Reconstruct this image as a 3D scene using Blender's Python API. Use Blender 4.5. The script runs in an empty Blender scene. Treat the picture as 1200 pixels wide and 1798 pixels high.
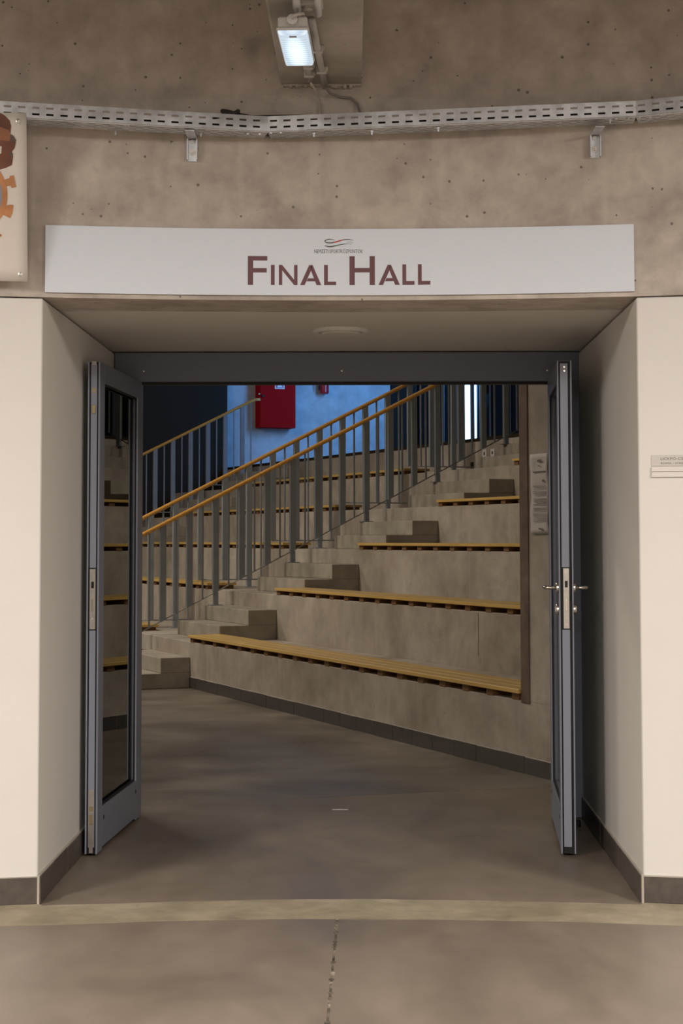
import bpy, bmesh, math, random
from mathutils import Vector, Matrix
random.seed(7)
S = bpy.context.scene
COL = S.collection

# ------------------------------------------------------------------ camera
cd = bpy.data.cameras.new('camera'); cam = bpy.data.objects.new('camera', cd); COL.objects.link(cam)
cd.sensor_fit = 'HORIZONTAL'; cd.sensor_width = 24.0; cd.lens = 2993.0 / 1200 * 24
cd.shift_y = -131.5 / 1200; cd.clip_start = .05; cd.clip_end = 200
yaw, pitch, roll = .0027, .0595, .0017
cy, sy, cp, sp, cr, sr = (math.cos(yaw), math.sin(yaw), math.cos(pitch), math.sin(pitch), math.cos(roll), math.sin(roll))
rgt = Vector((cy, sy, 0)); hor = Vector((-sy, cy, 0)); fwd = hor * cp + Vector((0, 0, sp)); upv = hor * -sp + Vector((0, 0, cp))
r2 = rgt * cr - upv * sr; u2 = rgt * sr + upv * cr
cam.matrix_world = Matrix(((r2.x, u2.x, -fwd.x, 0), (r2.y, u2.y, -fwd.y, 0), (r2.z, u2.z, -fwd.z, 1.345), (0, 0, 0, 1)))
S.camera = cam

# ------------------------------------------------------------------ stand frame (n up the stand, w along the benches)
P0 = Vector((-1.4165, 15.5267, 0)); ANG = .4066
CA, SA = math.cos(ANG), math.sin(ANG)
T, H = .8374, .4136
def st(n, w, z=0.0):
    return Vector((P0.x + n * CA - w * SA, P0.y + n * SA + w * CA, z))
SM = Matrix.Translation(P0) @ Matrix.Rotation(ANG, 4, 'Z')

# ------------------------------------------------------------------ world and lights
wd = bpy.data.worlds.new('world'); S.world = wd; wd.use_nodes = True
wd.node_tree.nodes['Background'].inputs[0].default_value = (.5, .55, .6, 1)
wd.node_tree.nodes['Background'].inputs[1].default_value = .01
vs = S.view_settings
vs.view_transform = 'Standard'; vs.look = 'None'; vs.gamma = 1; vs.use_curve_mapping = False; vs.exposure = 0.0
def area(name, loc, target, sx, sy_, energy, col):
    l = bpy.data.lights.new(name, 'AREA'); l.shape = 'RECTANGLE'; l.size = sx; l.size_y = sy_; l.energy = energy; l.color = col
    o = bpy.data.objects.new(name, l); COL.objects.link(o); o.location = loc
    o.rotation_euler = (Vector(target) - Vector(loc)).to_track_quat('-Z', 'Y').to_euler()
    return o
WARM = (1.0, .92, .84)
# corridor ceiling lamps, down-facing, out of view; outer pair added to fill the reveals
for lx, ly, le in ((-.85, 2.2, 55), (.85, 2.2, 55), (-3.1, 2.9, 218), (3.1, 2.9, 218), (0, -1.8, 200)):
    area('corridor_lamp_and_fill', (lx, ly, 3.27), (lx, ly, 0), .25, 1.5, le, WARM)
# hall ceiling lamps over the court
area('hall_lamp_and_fill', st(-4.0, 1.0, 6.2), st(-3.2, 1.0, 0), 1.0, 3.0, 290, (1.0, .88, .74))
area('hall_lamp_and_fill', st(-4.0, -4.0, 6.2), st(-3.4, -4.0, 0), 1.0, 2.0, 60, (1.0, .88, .74))  # unseen fill, added to lift the dark step sides
area('hall_lamp_and_fill', st(-4.2, 5.5, 6.2), st(-3.2, 5.0, 0), 1.0, 2.0, 170, (1.0, .88, .74))
# daylight from the glazing in the upper back wall
area('daylight_glazing', st(7.12, 8.2, 4.4), st(5.2, 11.3, 3.2), 1.4, 2.2, 190, (.11, .40, 1.0))

# ------------------------------------------------------------------ materials
def hexl(r, g, b):
    f = lambda c: ((c / 255 + .055) / 1.055) ** 2.4 if c > 10 else c / 255 / 12.92
    return (f(r), f(g), f(b), 1)
def newmat(name):
    m = bpy.data.materials.new(name); m.use_nodes = True
    nt = m.node_tree; b = nt.nodes['Principled BSDF']
    return m, nt, b
def plain(name, rgb, rough=.5, metal=0., bump=0., bscale=60, emit=None, es=0., var=0.):
    m, nt, b = newmat(name)
    b.inputs['Base Color'].default_value = (*rgb, 1); b.inputs['Roughness'].default_value = rough; b.inputs['Metallic'].default_value = metal
    if emit: b.inputs['Emission Color'].default_value = (*emit, 1); b.inputs['Emission Strength'].default_value = es
    if bump or var:
        g = nt.nodes.new('ShaderNodeNewGeometry'); n = nt.nodes.new('ShaderNodeTexNoise'); n.inputs['Scale'].default_value = bscale; n.inputs['Detail'].default_value = 4
        nt.links.new(g.outputs['Position'], n.inputs['Vector'])
        if bump:
            bp = nt.nodes.new('ShaderNodeBump'); bp.inputs['Strength'].default_value = bump; bp.inputs['Distance'].default_value = .01
            nt.links.new(n.outputs['Fac'], bp.inputs['Height']); nt.links.new(bp.outputs['Normal'], b.inputs['Normal'])
        if var:
            r = nt.nodes.new('ShaderNodeValToRGB'); r.color_ramp.elements[0].position = .3; r.color_ramp.elements[1].position = .7
            r.color_ramp.elements[0].color = (*[c * (1 - var) for c in rgb], 1); r.color_ramp.elements[1].color = (*[min(1, c * (1 + var)) for c in rgb], 1)
            nt.links.new(n.outputs['Fac'], r.inputs['Fac']); nt.links.new(r.outputs['Color'], b.inputs['Base Color'])
    return m
def concrete(name, dark, mid, light, s1=1.2, s2=7, rough=(.75, .9), pits=.6, bump=.25, stretch=(1, 1, 1), ov=.45, pitscale=26, streak=0.):
    m, nt, b = newmat(name); N, L = nt.nodes, nt.links
    g = N.new('ShaderNodeNewGeometry'); mp = N.new('ShaderNodeMapping'); mp.inputs['Scale'].default_value = stretch
    L.new(g.outputs['Position'], mp.inputs['Vector'])
    def noise(sc, det, dist=0., src=mp):
        n = N.new('ShaderNodeTexNoise'); n.inputs['Scale'].default_value = sc; n.inputs['Detail'].default_value = det; n.inputs['Distortion'].default_value = dist
        n.inputs['Roughness'].default_value = .6
        L.new(src.outputs[0], n.inputs['Vector']); return n
    a = noise(s1, 5, .6); r = N.new('ShaderNodeValToRGB'); e = r.color_ramp.elements
    e[0].position = .32; e[0].color = (*dark, 1); e[1].position = .70; e[1].color = (*light, 1)
    k = e.new(.5); k.color = (*mid, 1)
    L.new(a.outputs['Fac'], r.inputs['Fac'])
    c = noise(s2, 6, .2); mx = N.new('ShaderNodeMix'); mx.data_type = 'RGBA'; mx.blend_type = 'OVERLAY'; mx.inputs['Factor'].default_value = ov
    L.new(r.outputs['Color'], mx.inputs[6]); L.new(c.outputs['Fac'], mx.inputs[7])
    out = mx.outputs[2]
    fine = noise(70, 3, 0, g)
    if streak:                                       # run marks and shutter patches with a shape of their own
        ms = N.new('ShaderNodeMapping'); ms.inputs['Scale'].default_value = (9, 9, .8); L.new(g.outputs['Position'], ms.inputs['Vector'])
        sn = noise(.6, 4, .8, ms); sr_ = N.new('ShaderNodeMapRange'); sr_.inputs['From Min'].default_value = .56; sr_.inputs['From Max'].default_value = .72; sr_.inputs['To Max'].default_value = streak
        L.new(sn.outputs['Fac'], sr_.inputs['Value'])
        m3 = N.new('ShaderNodeMix'); m3.data_type = 'RGBA'; m3.inputs[7].default_value = (*[min(1, x * 1.15) for x in light], 1)
        L.new(sr_.outputs[0], m3.inputs['Factor']); L.new(out, m3.inputs[6]); out = m3.outputs[2]
        dn = noise(2.1, 6, 1.5, g); dr_ = N.new('ShaderNodeMapRange'); dr_.inputs['From Min'].default_value = .58; dr_.inputs['From Max'].default_value = .74; dr_.inputs['To Max'].default_value = streak * 1.3
        L.new(dn.outputs['Fac'], dr_.inputs['Value'])
        m4 = N.new('ShaderNodeMix'); m4.data_type = 'RGBA'; m4.inputs[7].default_value = (*[x * .72 for x in dark], 1)
        L.new(dr_.outputs[0], m4.inputs['Factor']); L.new(out, m4.inputs[6]); out = m4.outputs[2]
    if pits:
        v = N.new('ShaderNodeTexVoronoi'); v.inputs['Scale'].default_value = pitscale; v.inputs['Randomness'].default_value = 1
        L.new(g.outputs['Position'], v.inputs['Vector'])
        sel = N.new('ShaderNodeSeparateColor'); L.new(v.outputs['Color'], sel.inputs[0])
        rad = N.new('ShaderNodeMath'); rad.operation = 'MULTIPLY_ADD'; rad.inputs[1].default_value = .55; rad.inputs[2].default_value = -.36
        L.new(sel.outputs[0], rad.inputs[0])
        lt = N.new('ShaderNodeMath'); lt.operation = 'LESS_THAN'; L.new(v.outputs['Distance'], lt.inputs[0]); L.new(rad.outputs[0], lt.inputs[1])
        pm = N.new('ShaderNodeMath'); pm.operation = 'MULTIPLY'; pm.inputs[1].default_value = pits; L.new(lt.outputs[0], pm.inputs[0])
        m2 = N.new('ShaderNodeMix'); m2.data_type = 'RGBA'; m2.inputs[7].default_value = (*[x * .3 for x in dark], 1)
        L.new(pm.outputs[0], m2.inputs['Factor']); L.new(out, m2.inputs[6]); out = m2.outputs[2]
    L.new(out, b.inputs['Base Color'])
    rr = N.new('ShaderNodeMapRange'); rr.inputs['To Min'].default_value = rough[0]; rr.inputs['To Max'].default_value = rough[1]
    rr.inputs['From Min'].default_value = .3; rr.inputs['From Max'].default_value = .7
    L.new(a.outputs['Fac'], rr.inputs['Value']); L.new(rr.outputs[0], b.inputs['Roughness'])
    ad = N.new('ShaderNodeMath'); ad.operation = 'ADD'; L.new(c.outputs['Fac'], ad.inputs[0])
    ml = N.new('ShaderNodeMath'); ml.operation = 'MULTIPLY'; ml.inputs[1].default_value = .25; L.new(fine.outputs['Fac'], ml.inputs[0]); L.new(ml.outputs[0], ad.inputs[1])
    bp = N.new('ShaderNodeBump'); bp.inputs['Strength'].default_value = bump; bp.inputs['Distance'].default_value = .012
    L.new(ad.outputs[0], bp.inputs['Height']); L.new(bp.outputs['Normal'], b.inputs['Normal'])
    return m
def woodmat(name, a, b_, rough, axis_rot):
    m, nt, b = newmat(name); N, L = nt.nodes, nt.links
    g = N.new('ShaderNodeNewGeometry'); mp = N.new('ShaderNodeMapping'); mp.vector_type = 'TEXTURE'; mp.inputs['Rotation'].default_value = (0, 0, axis_rot); mp.inputs['Scale'].default_value = (.02, .6, .02)
    L.new(g.outputs['Position'], mp.inputs['Vector'])
    n = N.new('ShaderNodeTexNoise'); n.inputs['Scale'].default_value = 1.0; n.inputs['Detail'].default_value = 5; L.new(mp.outputs[0], n.inputs['Vector'])
    r = N.new('ShaderNodeValToRGB'); r.color_ramp.elements[0].position = .3; r.color_ramp.elements[1].position = .7
    r.color_ramp.elements[0].color = (*a, 1); r.color_ramp.elements[1].color = (*b_, 1)
    L.new(n.outputs['Fac'], r.inputs['Fac']); L.new(r.outputs['Color'], b.inputs['Base Color']); b.inputs['Roughness'].default_value = rough
    return m
def glassmat(name, tint=(.75, .78, .76)):
    m = bpy.data.materials.new(name); m.use_nodes = True; nt = m.node_tree; N, L = nt.nodes, nt.links
    N.remove(N['Principled BSDF']); o = N['Material Output']
    t = N.new('ShaderNodeBsdfTransparent'); t.inputs[0].default_value = (*tint, 1)
    gl = N.new('ShaderNodeBsdfGlossy'); gl.inputs['Roughness'].default_value = .0; gl.inputs[0].default_value = (.95, .97, .96, 1)
    fr = N.new('ShaderNodeFresnel'); fr.inputs[0].default_value = 1.9; mx = N.new('ShaderNodeMixShader')
    L.new(fr.outputs[0], mx.inputs[0]); L.new(t.outputs[0], mx.inputs[1]); L.new(gl.outputs[0], mx.inputs[2]); L.new(mx.outputs[0], o.inputs[0])
    return m
M = {}
M['wall_conc'] = concrete('wall_concrete', (.37, .32, .280), (.47, .415, .365), (.56, .50, .445), 1.3, 9, pits=.8, bump=.25, ov=.52, pitscale=30, streak=.35)
M['beam_conc'] = concrete('beam_concrete', (.27, .24, .205), (.34, .305, .265), (.40, .365, .32), 1.6, 4, pits=.3, bump=.1)
M['stand_conc'] = concrete('stand_concrete', (.27, .23, .185), (.36, .315, .262), (.45, .405, .345), 1.1, 5, pits=.3, bump=.15, ov=.4, streak=.32)
M['step_conc'] = concrete('step_concrete', (.27, .24, .19), (.33, .295, .24), (.38, .345, .285), 1.5, 5, pits=.2, bump=.12)
M['floor'] = concrete('floor_concrete', (.172, .138, .105), (.205, .167, .130), (.242, .20, .158), 1.6, 5, rough=(.34, .52), pits=.0, bump=.04, stretch=(1, .55, 1), ov=.28)
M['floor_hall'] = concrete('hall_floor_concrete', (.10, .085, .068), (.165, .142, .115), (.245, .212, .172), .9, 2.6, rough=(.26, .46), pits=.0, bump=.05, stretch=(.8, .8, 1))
M['band'] = concrete('threshold_mortar', (.24, .205, .14), (.30, .255, .18), (.36, .315, .23), 2.4, 9, rough=(.6, .8), pits=.25, bump=.25)
M['joint'] = concrete('joint_filler', (.05, .04, .03), (.12, .10, .075), (.36, .31, .24), 14, 40, pits=0, bump=.5)
M['plaster'] = plain('white_plaster', (.70, .677, .645), .75, bump=.025, bscale=6, var=.012)
M['soffit'] = plain('soffit_plaster', (.67, .64, .60), .8, bump=.04, bscale=10)
M['tile'] = plain('dark_skirting_tile', (.085, .070, .060), .45, bump=.05, bscale=30, var=.18)
M['tile_hall'] = plain('hall_skirting_tile', (.062, .053, .050), .4, bump=.05, bscale=30, var=.15)
M['grout'] = plain('grout', (.42, .385, .33), .9, bump=.2, bscale=80)
M['sign'] = plain('sign_panel', (.65, .695, .775), .4)
M['sign_text'] = plain('sign_maroon', (.125, .045, .055), .5)
M['grey_print'] = plain('grey_print', (.09, .085, .085), .5)
M['red_print'] = plain('red_print', (.45, .06, .05), .5)
M['green_print'] = plain('green_print', (.05, .20, .08), .5)
M['galv'] = plain('galvanised_steel', (.58, .60, .63), .34, metal=.62, bump=.02, bscale=25, var=.18)
M['steel_plate'] = plain('brushed_steel', (.56, .53, .50), .35, metal=.85, var=.08, bscale=40)
M['chrome'] = plain('satin_chrome', (.66, .62, .55), .22, metal=1)
M['brass'] = plain('dull_brass', (.45, .37, .22), .4, metal=.8)
M['door_grey'] = plain('door_grey_paint', (.175, .192, .245), .42)
M['door_edge'] = plain('door_edge_paint', (.285, .31, .39), .4)
M['black'] = plain('black_rubber', (.006, .006, .007), .6)
M['glass'] = glassmat('door_glass', (.62, .65, .62))
M['trim_brown'] = concrete('brown_edge_strip', (.10, .066, .046), (.15, .10, .072), (.19, .132, .10), 3, 12, pits=.2, bump=.2)
M['bench'] = woodmat('bench_wood', (.52, .33, .09), (.69, .47, .155), .38, ANG)
M['bench_under'] = plain('bench_block', (.17, .085, .03), .6)
M['handrail'] = woodmat('handrail_wood', (.62, .31, .065), (.76, .42, .11), .22, ANG)
M['rail_steel'] = plain('railing_grey_steel', (.27, .30, .33), .5, metal=.1, var=.08, bscale=6)
M['rail_light'] = plain('bottom_bar_steel', (.34, .33, .31), .4, metal=.3)
M['hall_wall'] = concrete('hall_wall_concrete', (.42, .42, .42), (.48, .48, .48), (.54, .54, .54), .8, 4, pits=.1, bump=.06)
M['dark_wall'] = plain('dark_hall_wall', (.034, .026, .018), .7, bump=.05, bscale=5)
M['back_wall'] = plain('black_cladding', (.004, .0035, .003), .5)
M['corner_shade'] = plain('corner_shade_teal', (.022, .026, .026), .6)  # shade in the end wall corner, painted as a dark teal tone
M['red'] = plain('fire_red', (.42, .006, .006), .8)
M['red_gloss'] = plain('extinguisher_red', (.45, .02, .025), .25)
M['white'] = plain('white_plastic', (.72, .71, .70), .4)
M['lamp_body'] = plain('lamp_housing', (.50, .48, .46), .4)
M['pvc'] = plain('grey_pvc', (.42, .39, .36), .45)
M['cable'] = plain('grey_cable', (.22, .20, .185), .5)
M['cable_dark'] = plain('dark_cable', (.03, .028, .026), .5)
M['paper'] = plain('notice_paper', (.56, .52, .49), .7, bump=.15, bscale=12)
M['ink'] = plain('ink_grey', (.13, .12, .12), .7)
M['ink_soft'] = plain('ink_soft', (.34, .32, .31), .7)
M['banner'] = plain('banner_vinyl', (.70, .65, .60), .45, var=.02, bscale=3)
M['b_brown'] = plain('print_brown', (.16, .055, .028), .5, var=.35, bscale=9)
M['b_brown2'] = plain('print_tan', (.30, .12, .06), .5, var=.2, bscale=9)
M['b_orange'] = plain('print_orange', (.50, .22, .09), .5, var=.25, bscale=14)
M['b_blue'] = plain('print_blue_grey', (.25, .27, .33), .5)
M['b_dark'] = plain('print_dark', (.10, .07, .055), .5)
M['winframe'] = plain('window_frame_grey', (.10, .105, .11), .5)
M['winlit'] = plain('daylit_pane', (.5, .6, .7), .2, emit=(.55, .80, 1.0), es=2.6)
M['plate_pale'] = plain('name_strip', (.69, .655, .62), .45)  # paler colour of the two lower strips
M['plate_text_bg'] = plain('name_strip_grey', (.56, .535, .51), .45)
for k_ in ('dark_wall', 'corner_shade', 'back_wall', 'red'): M[k_].node_tree.nodes['Principled BSDF'].inputs['Specular IOR Level'].default_value = .08
# lamp lens: ribbed frosted cover glowing bluish white
def lensmat():
    m, nt, b = newmat('lamp_lens'); N, L = nt.nodes, nt.links
    tc = N.new('ShaderNodeTexCoord'); w = N.new('ShaderNodeTexWave'); w.wave_type = 'RINGS'; w.rings_direction = 'Z'; w.inputs['Scale'].default_value = 14; w.inputs['Distortion'].default_value = .3
    mw = N.new('ShaderNodeMapping'); mw.inputs['Location'].default_value = (0, .22, 0); L.new(tc.outputs['Object'], mw.inputs['Vector']); L.new(mw.outputs[0], w.inputs['Vector'])
    mp = N.new('ShaderNodeMapping'); mp.inputs['Location'].default_value = (0, -.15, 1.16); mp.inputs['Scale'].default_value = (26, 4.6, 10); L.new(tc.outputs['Object'], mp.inputs['Vector'])
    g = N.new('ShaderNodeTexGradient'); g.gradient_type = 'SPHERICAL'; L.new(mp.outputs[0], g.inputs[0])      # glow of the tube behind the cover
    r = N.new('ShaderNodeValToRGB'); r.color_ramp.elements[0].color = (.36, .56, .80, 1); r.color_ramp.elements[1].color = (.70, .88, 1, 1)
    L.new(w.outputs['Fac'], r.inputs['Fac']); L.new(r.outputs['Color'], b.inputs['Emission Color'])
    ma = N.new('ShaderNodeMath'); ma.operation = 'MULTIPLY_ADD'; ma.inputs[1].default_value = 1.3; ma.inputs[2].default_value = .66; L.new(g.outputs['Fac'], ma.inputs[0])
    L.new(ma.outputs[0], b.inputs['Emission Strength'])
    b.inputs['Base Color'].default_value = (.6, .68, .75, 1); b.inputs['Roughness'].default_value = .25
    bp = N.new('ShaderNodeBump'); bp.inputs['Strength'].default_value = .4; L.new(w.outputs['Fac'], bp.inputs['Height']); L.new(bp.outputs['Normal'], b.inputs['Normal'])
    return m
M['lens'] = lensmat()

# ------------------------------------------------------------------ mesh builder
class MB:
    def __init__(s): s.v = []; s.f = []
    def add(s, vs_, fs):
        o = len(s.v); s.v += [tuple(x) for x in vs_]; s.f += [tuple(i + o for i in q) for q in fs]; return s
    def box(s, x0, x1, y0, y1, z0, z1):
        return s.add([(x0, y0, z0), (x1, y0, z0), (x1, y1, z0), (x0, y1, z0), (x0, y0, z1), (x1, y0, z1), (x1, y1, z1), (x0, y1, z1)],
                     [(0, 3, 2, 1), (4, 5, 6, 7), (0, 1, 5, 4), (1, 2, 6, 5), (2, 3, 7, 6), (3, 0, 4, 7)])
    def hexa(s, bot, top):
        n = len(bot); return s.add(list(bot) + list(top), [tuple(range(n))[::-1], tuple(range(n, 2 * n))] + [(i, (i + 1) % n, n + (i + 1) % n, n + i) for i in range(n)])
    def prism(s, poly, f0, f1):                     # poly 2-D points, f0/f1 map them to the two end planes
        return s.hexa([f0(*p) for p in poly], [f1(*p) for p in poly])
    def tube(s, pts, r, seg=10, cap=True):
        pts = [Vector(p) for p in pts]; rings = []
        up = Vector((0, 0, 1))
        for i, p in enumerate(pts):
            d = (pts[min(i + 1, len(pts) - 1)] - pts[max(i - 1, 0)]).normalized()
            a = d.cross(up)
            if a.length < 1e-3: a = d.cross(Vector((1, 0, 0)))
            a.normalize(); b = a.cross(d)
            rr = r[i] if isinstance(r, (list, tuple)) else r
            rings.append([p + a * math.cos(2 * math.pi * k / seg) * rr + b * math.sin(2 * math.pi * k / seg) * rr for k in range(seg)])
        vs_ = [q for g in rings for q in g]; fs = []
        for i in range(len(pts) - 1):
            for k in range(seg): fs.append((i * seg + k, i * seg + (k + 1) % seg, (i + 1) * seg + (k + 1) % seg, (i + 1) * seg + k))
        if cap: fs += [tuple(range(seg))[::-1], tuple(range((len(pts) - 1) * seg, len(pts) * seg))]
        return s.add(vs_, fs)
    def lathe(s, prof, c, axis='z', seg=24):        # prof (radius, height)
        vs_ = []; fs = []
        for r, h in prof:
            for k in range(seg):
                a = 2 * math.pi * k / seg; x, y = r * math.cos(a), r * math.sin(a)
                vs_.append({'z': (c[0] + x, c[1] + y, c[2] + h), 'y': (c[0] + x, c[1] + h, c[2] + y), 'x': (c[0] + h, c[1] + x, c[2] + y)}[axis])
        for i in range(len(prof) - 1):
            for k in range(seg): fs.append((i * seg + k, i * seg + (k + 1) % seg, (i + 1) * seg + (k + 1) % seg, (i + 1) * seg + k))
        fs += [tuple(range(seg))[::-1], tuple(range((len(prof) - 1) * seg, len(prof) * seg))]
        return s.add(vs_, fs)
    def off(s, o):
        s.v = [(x - o[0], y - o[1], z - o[2]) for x, y, z in s.v]; return s
    def build(s, name, mat, parent=None, bevel=0., smooth=False, origin=None):
        if origin is not None: s.off(origin)
        me = bpy.data.meshes.new(name); me.from_pydata(s.v, [], s.f); me.validate(); me.update()
        bm = bmesh.new(); bm.from_mesh(me); bmesh.ops.recalc_face_normals(bm, faces=bm.faces)
        if bevel: bmesh.ops.bevel(bm, geom=[e for e in bm.edges if e.is_manifold and e.calc_face_angle(0) > .5], offset=bevel, segments=1, affect='EDGES', clamp_overlap=True)
        bm.to_mesh(me); bm.free()
        if smooth: 
            for p in me.polygons: p.use_smooth = True
        me.materials.append(mat)
        o = bpy.data.objects.new(name, me); COL.objects.link(o)
        if origin is not None and parent is None: o.location = origin
        if parent is not None: o.parent = parent
        return o
def tag(o, label=None, cat=None, group=None, kind=None):
    if label: o['label'] = label
    if cat: o['category'] = cat
    if group: o['group'] = group
    if kind: o['kind'] = kind
    return o
def root(name, loc=(0, 0, 0), rz=0., **k):
    o = bpy.data.objects.new(name, None); COL.objects.link(o); o.location = loc; o.rotation_euler = (0, 0, rz); o.empty_display_size = .1
    return tag(o, **k)
def smooth_angle(o, deg=40):
    for p in o.data.polygons: p.use_smooth = True
    me = o.data; bm = bmesh.new(); bm.from_mesh(me)
    for e in bm.edges: e.smooth = (len(e.link_faces) == 2 and e.calc_face_angle(0) < math.radians(deg))
    bm.to_mesh(me); bm.free(); return o

# ------------------------------------------------------------------ the round corridor wall (radius 6.5 about the viewer's spot)
R0 = 6.50
def cyl(a, r, z): return (r * math.sin(a), r * math.cos(a), z)
def ax(x, r=R0): return math.asin(x / r)
def arc_slab(mb, a0, a1, r0, r1, z0, z1, n=24):
    rows = []
    for i in range(n + 1):
        a = a0 + (a1 - a0) * i / n
        rows.append([cyl(a, r0, z0), cyl(a, r1, z0), cyl(a, r1, z1), cyl(a, r0, z1)])
    vs_ = [q for g in rows for q in g]; fs = []
    for i in range(n):
        for k in range(4): fs.append((4 * i + k, 4 * i + (k + 1) % 4, 4 * i + 4 + (k + 1) % 4, 4 * i + 4 + k))
    fs += [(0, 1, 2, 3)[::-1], tuple(4 * n + k for k in range(4))]
    return mb.add(vs_, fs)
ZL = 2.258                                          # lintel underside
XL, XR = -1.145, 1.098                              # front corners of the deep reveal
XLf, XRf = -1.135, 1.142                            # its width at the door frame
YF = 8.30                                           # front face of the door frame
AW = math.radians(34)
o = smooth_angle(arc_slab(MB(), -AW, AW, R0, 6.84, ZL, 3.80, 64).build('wall_front', M['wall_conc'])); tag(o, 'raw concrete curved wall above the doorway', 'wall', kind='structure')
# plastered lower walls with the reveal sides
def plaster_side(name, sgn, label):
    mb = MB(); xc, xf = (XL, XLf) if sgn < 0 else (XR, XRf)
    rp = R0 - .008; a0 = ax(xc, rp); n = 20; a1 = sgn * AW
    front = [(rp * math.sin(a0 + (a1 - a0) * i / n), rp * math.cos(a0 + (a1 - a0) * i / n)) for i in range(n + 1)]
    poly = [(xf, YF + .12), ] + front + [(front[-1][0], YF + .12)]
    if sgn > 0: poly = poly[::-1]
    mb.prism(poly, lambda x, y: (x, y, 0), lambda x, y: (x, y, ZL - .006 + .012 * max(0, 0)))
    o = mb.build(name, M['plaster'], bevel=.004); return tag(o, label, 'wall', kind='structure')
plaster_side('wall_left', -1, 'white plastered wall and reveal left of the double door')
plaster_side('wall_right', 1, 'white plastered wall and reveal right of the double door')
mb = MB(); mb.add([(XLf - .3, 6.83, ZL + .003), (XRf + .3, 6.83, ZL + .003), (XRf + .3, YF + .12, ZL + .003), (XLf - .3, YF + .12, ZL + .003)] +
                  [(XLf - .3, 6.83, ZL + .2), (XRf + .3, 6.83, ZL + .2), (XRf + .3, YF + .12, ZL + .2), (XLf - .3, YF + .12, ZL + .2)],
                  [(0, 3, 2, 1), (4, 5, 6, 7), (0, 1, 5, 4), (1, 2, 6, 5), (2, 3, 7, 6), (3, 0, 4, 7)])
tag(mb.build('ceiling', M['soffit']), 'plastered soffit over the deep doorway', 'ceiling', kind='structure')
tag(MB().box(-6, 6, -4.2, 7.4, 3.80, 3.95).build('ceiling', M['beam_conc']), 'concrete ceiling of the corridor above the viewer', 'ceiling', kind='structure')
tag(MB().box(-6, 6, -4.4, -4.2, 0, 3.8).build('wall_back', M['plaster']), 'white plastered corridor wall behind the viewer', 'wall', kind='structure')
tag(MB().box(-6.2, -6, -4.4, 8.4, 0, 3.8).build('wall_bounce_left', M['plaster']), 'unseen white wall added far to the left to bounce corridor light', 'wall', kind='structure')  # added to close the open ring corridor and bounce light
tag(MB().box(6, 6.2, -4.4, 8.4, 0, 3.8).build('wall_bounce_right', M['plaster']), 'unseen white wall added far to the right to bounce corridor light', 'wall', kind='structure')  # same added bounce wall on the other side
# downstand beam running toward the viewer
o = MB().hexa([(-.248, 6.56, 3.093), (.062, 6.56, 3.093), (.053, 2.0, 3.093), (-.30, 2.0, 3.093)][::-1], [(-.248, 6.56, 3.81), (.062, 6.56, 3.81), (.053, 2.0, 3.81), (-.30, 2.0, 3.81)][::-1]).build('ceiling_beam', M['beam_conc'], bevel=.008)
tag(o, 'smooth concrete ceiling beam above the lamp', 'beam', kind='structure')
mb = MB()
for i in range(26):
    x = -.24 + .3 * i / 26
    mb.box(x, x + .013, 6.47, 6.505, 3.093 - random.uniform(.004, .016), 3.094)
tag(mb.build('trim_5', M['wall_conc'], bevel=.002), 'rough mortar edge where the beam meets the wall', 'trim', kind='structure')

# ------------------------------------------------------------------ floors
fl = root('floor', (0, 0, 0), label='brown grey polished concrete corridor floor', cat='floor', kind='structure')
def crack_x(y): return -.034 - .021 * (6.118 - y) / 1.297
# band edges are arcs of slightly wobbling radius
def band_near(x): return math.sqrt(6.13 ** 2 - (x + .02) ** 2) - .004 * math.sin(x * 5.1) - .003 * math.sin(x * 13 + 1)
def band_far(x): return math.sqrt(6.52 ** 2 - x * x) if abs(x + .02) > 1.13 else math.sqrt(6.452 ** 2 - x * x) + .006 * math.sin(x * 4.3 + 2) + .003 * math.sin(x * 17)
def corridor_slab(x0, x1, side):
    n = 30; xs = [x0 + (x1 - x0) * i / n for i in range(n + 1)]
    top = [(x, band_near(x)) for x in xs]
    if side < 0: poly = [(x0, -4.2), (crack_x(-4.2) - .004, -4.2)] + top[::-1]
    else: poly = [(crack_x(-4.2) + .004, -4.2), (x1, -4.2)] + top[::-1]
    return MB().prism(poly, lambda x, y: (x, y, -.1), lambda x, y: (x, y, 0))
yc = band_near(-.034)
corridor_slab(-5.0, crack_x(yc) - .004, -1).build('slab', M['floor'], fl)
corridor_slab(crack_x(yc) + .004, 5.0, 1).build('slab', M['floor'], fl)
# crumbled joint filler
mb = MB(); y = 1.0
while y < yc - .003:
    y2 = min(y + random.uniform(.008, .03), yc - .002); w = random.uniform(.006, .0095); x = crack_x(y); mb.box(x - w, x + w, y, y2, -.05, random.uniform(-.004, .0012)); y = y2
mb.build('joint_filler', M['joint'], fl)
# lighter mortar band along the wall line
n = 230; xs = [-4.6 + 9.2 * i / n for i in range(n + 1)]
poly = [(x, band_near(x)) for x in xs] + [(x, band_far(x)) for x in xs[::-1]]
tag(MB().prism(poly, lambda x, y: (x, y, -.1), lambda x, y: (x, y, .001)).build('trim_1', M['band']), 'pale yellowish mortar band across the floor at the doorway', 'threshold', kind='structure')
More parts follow.
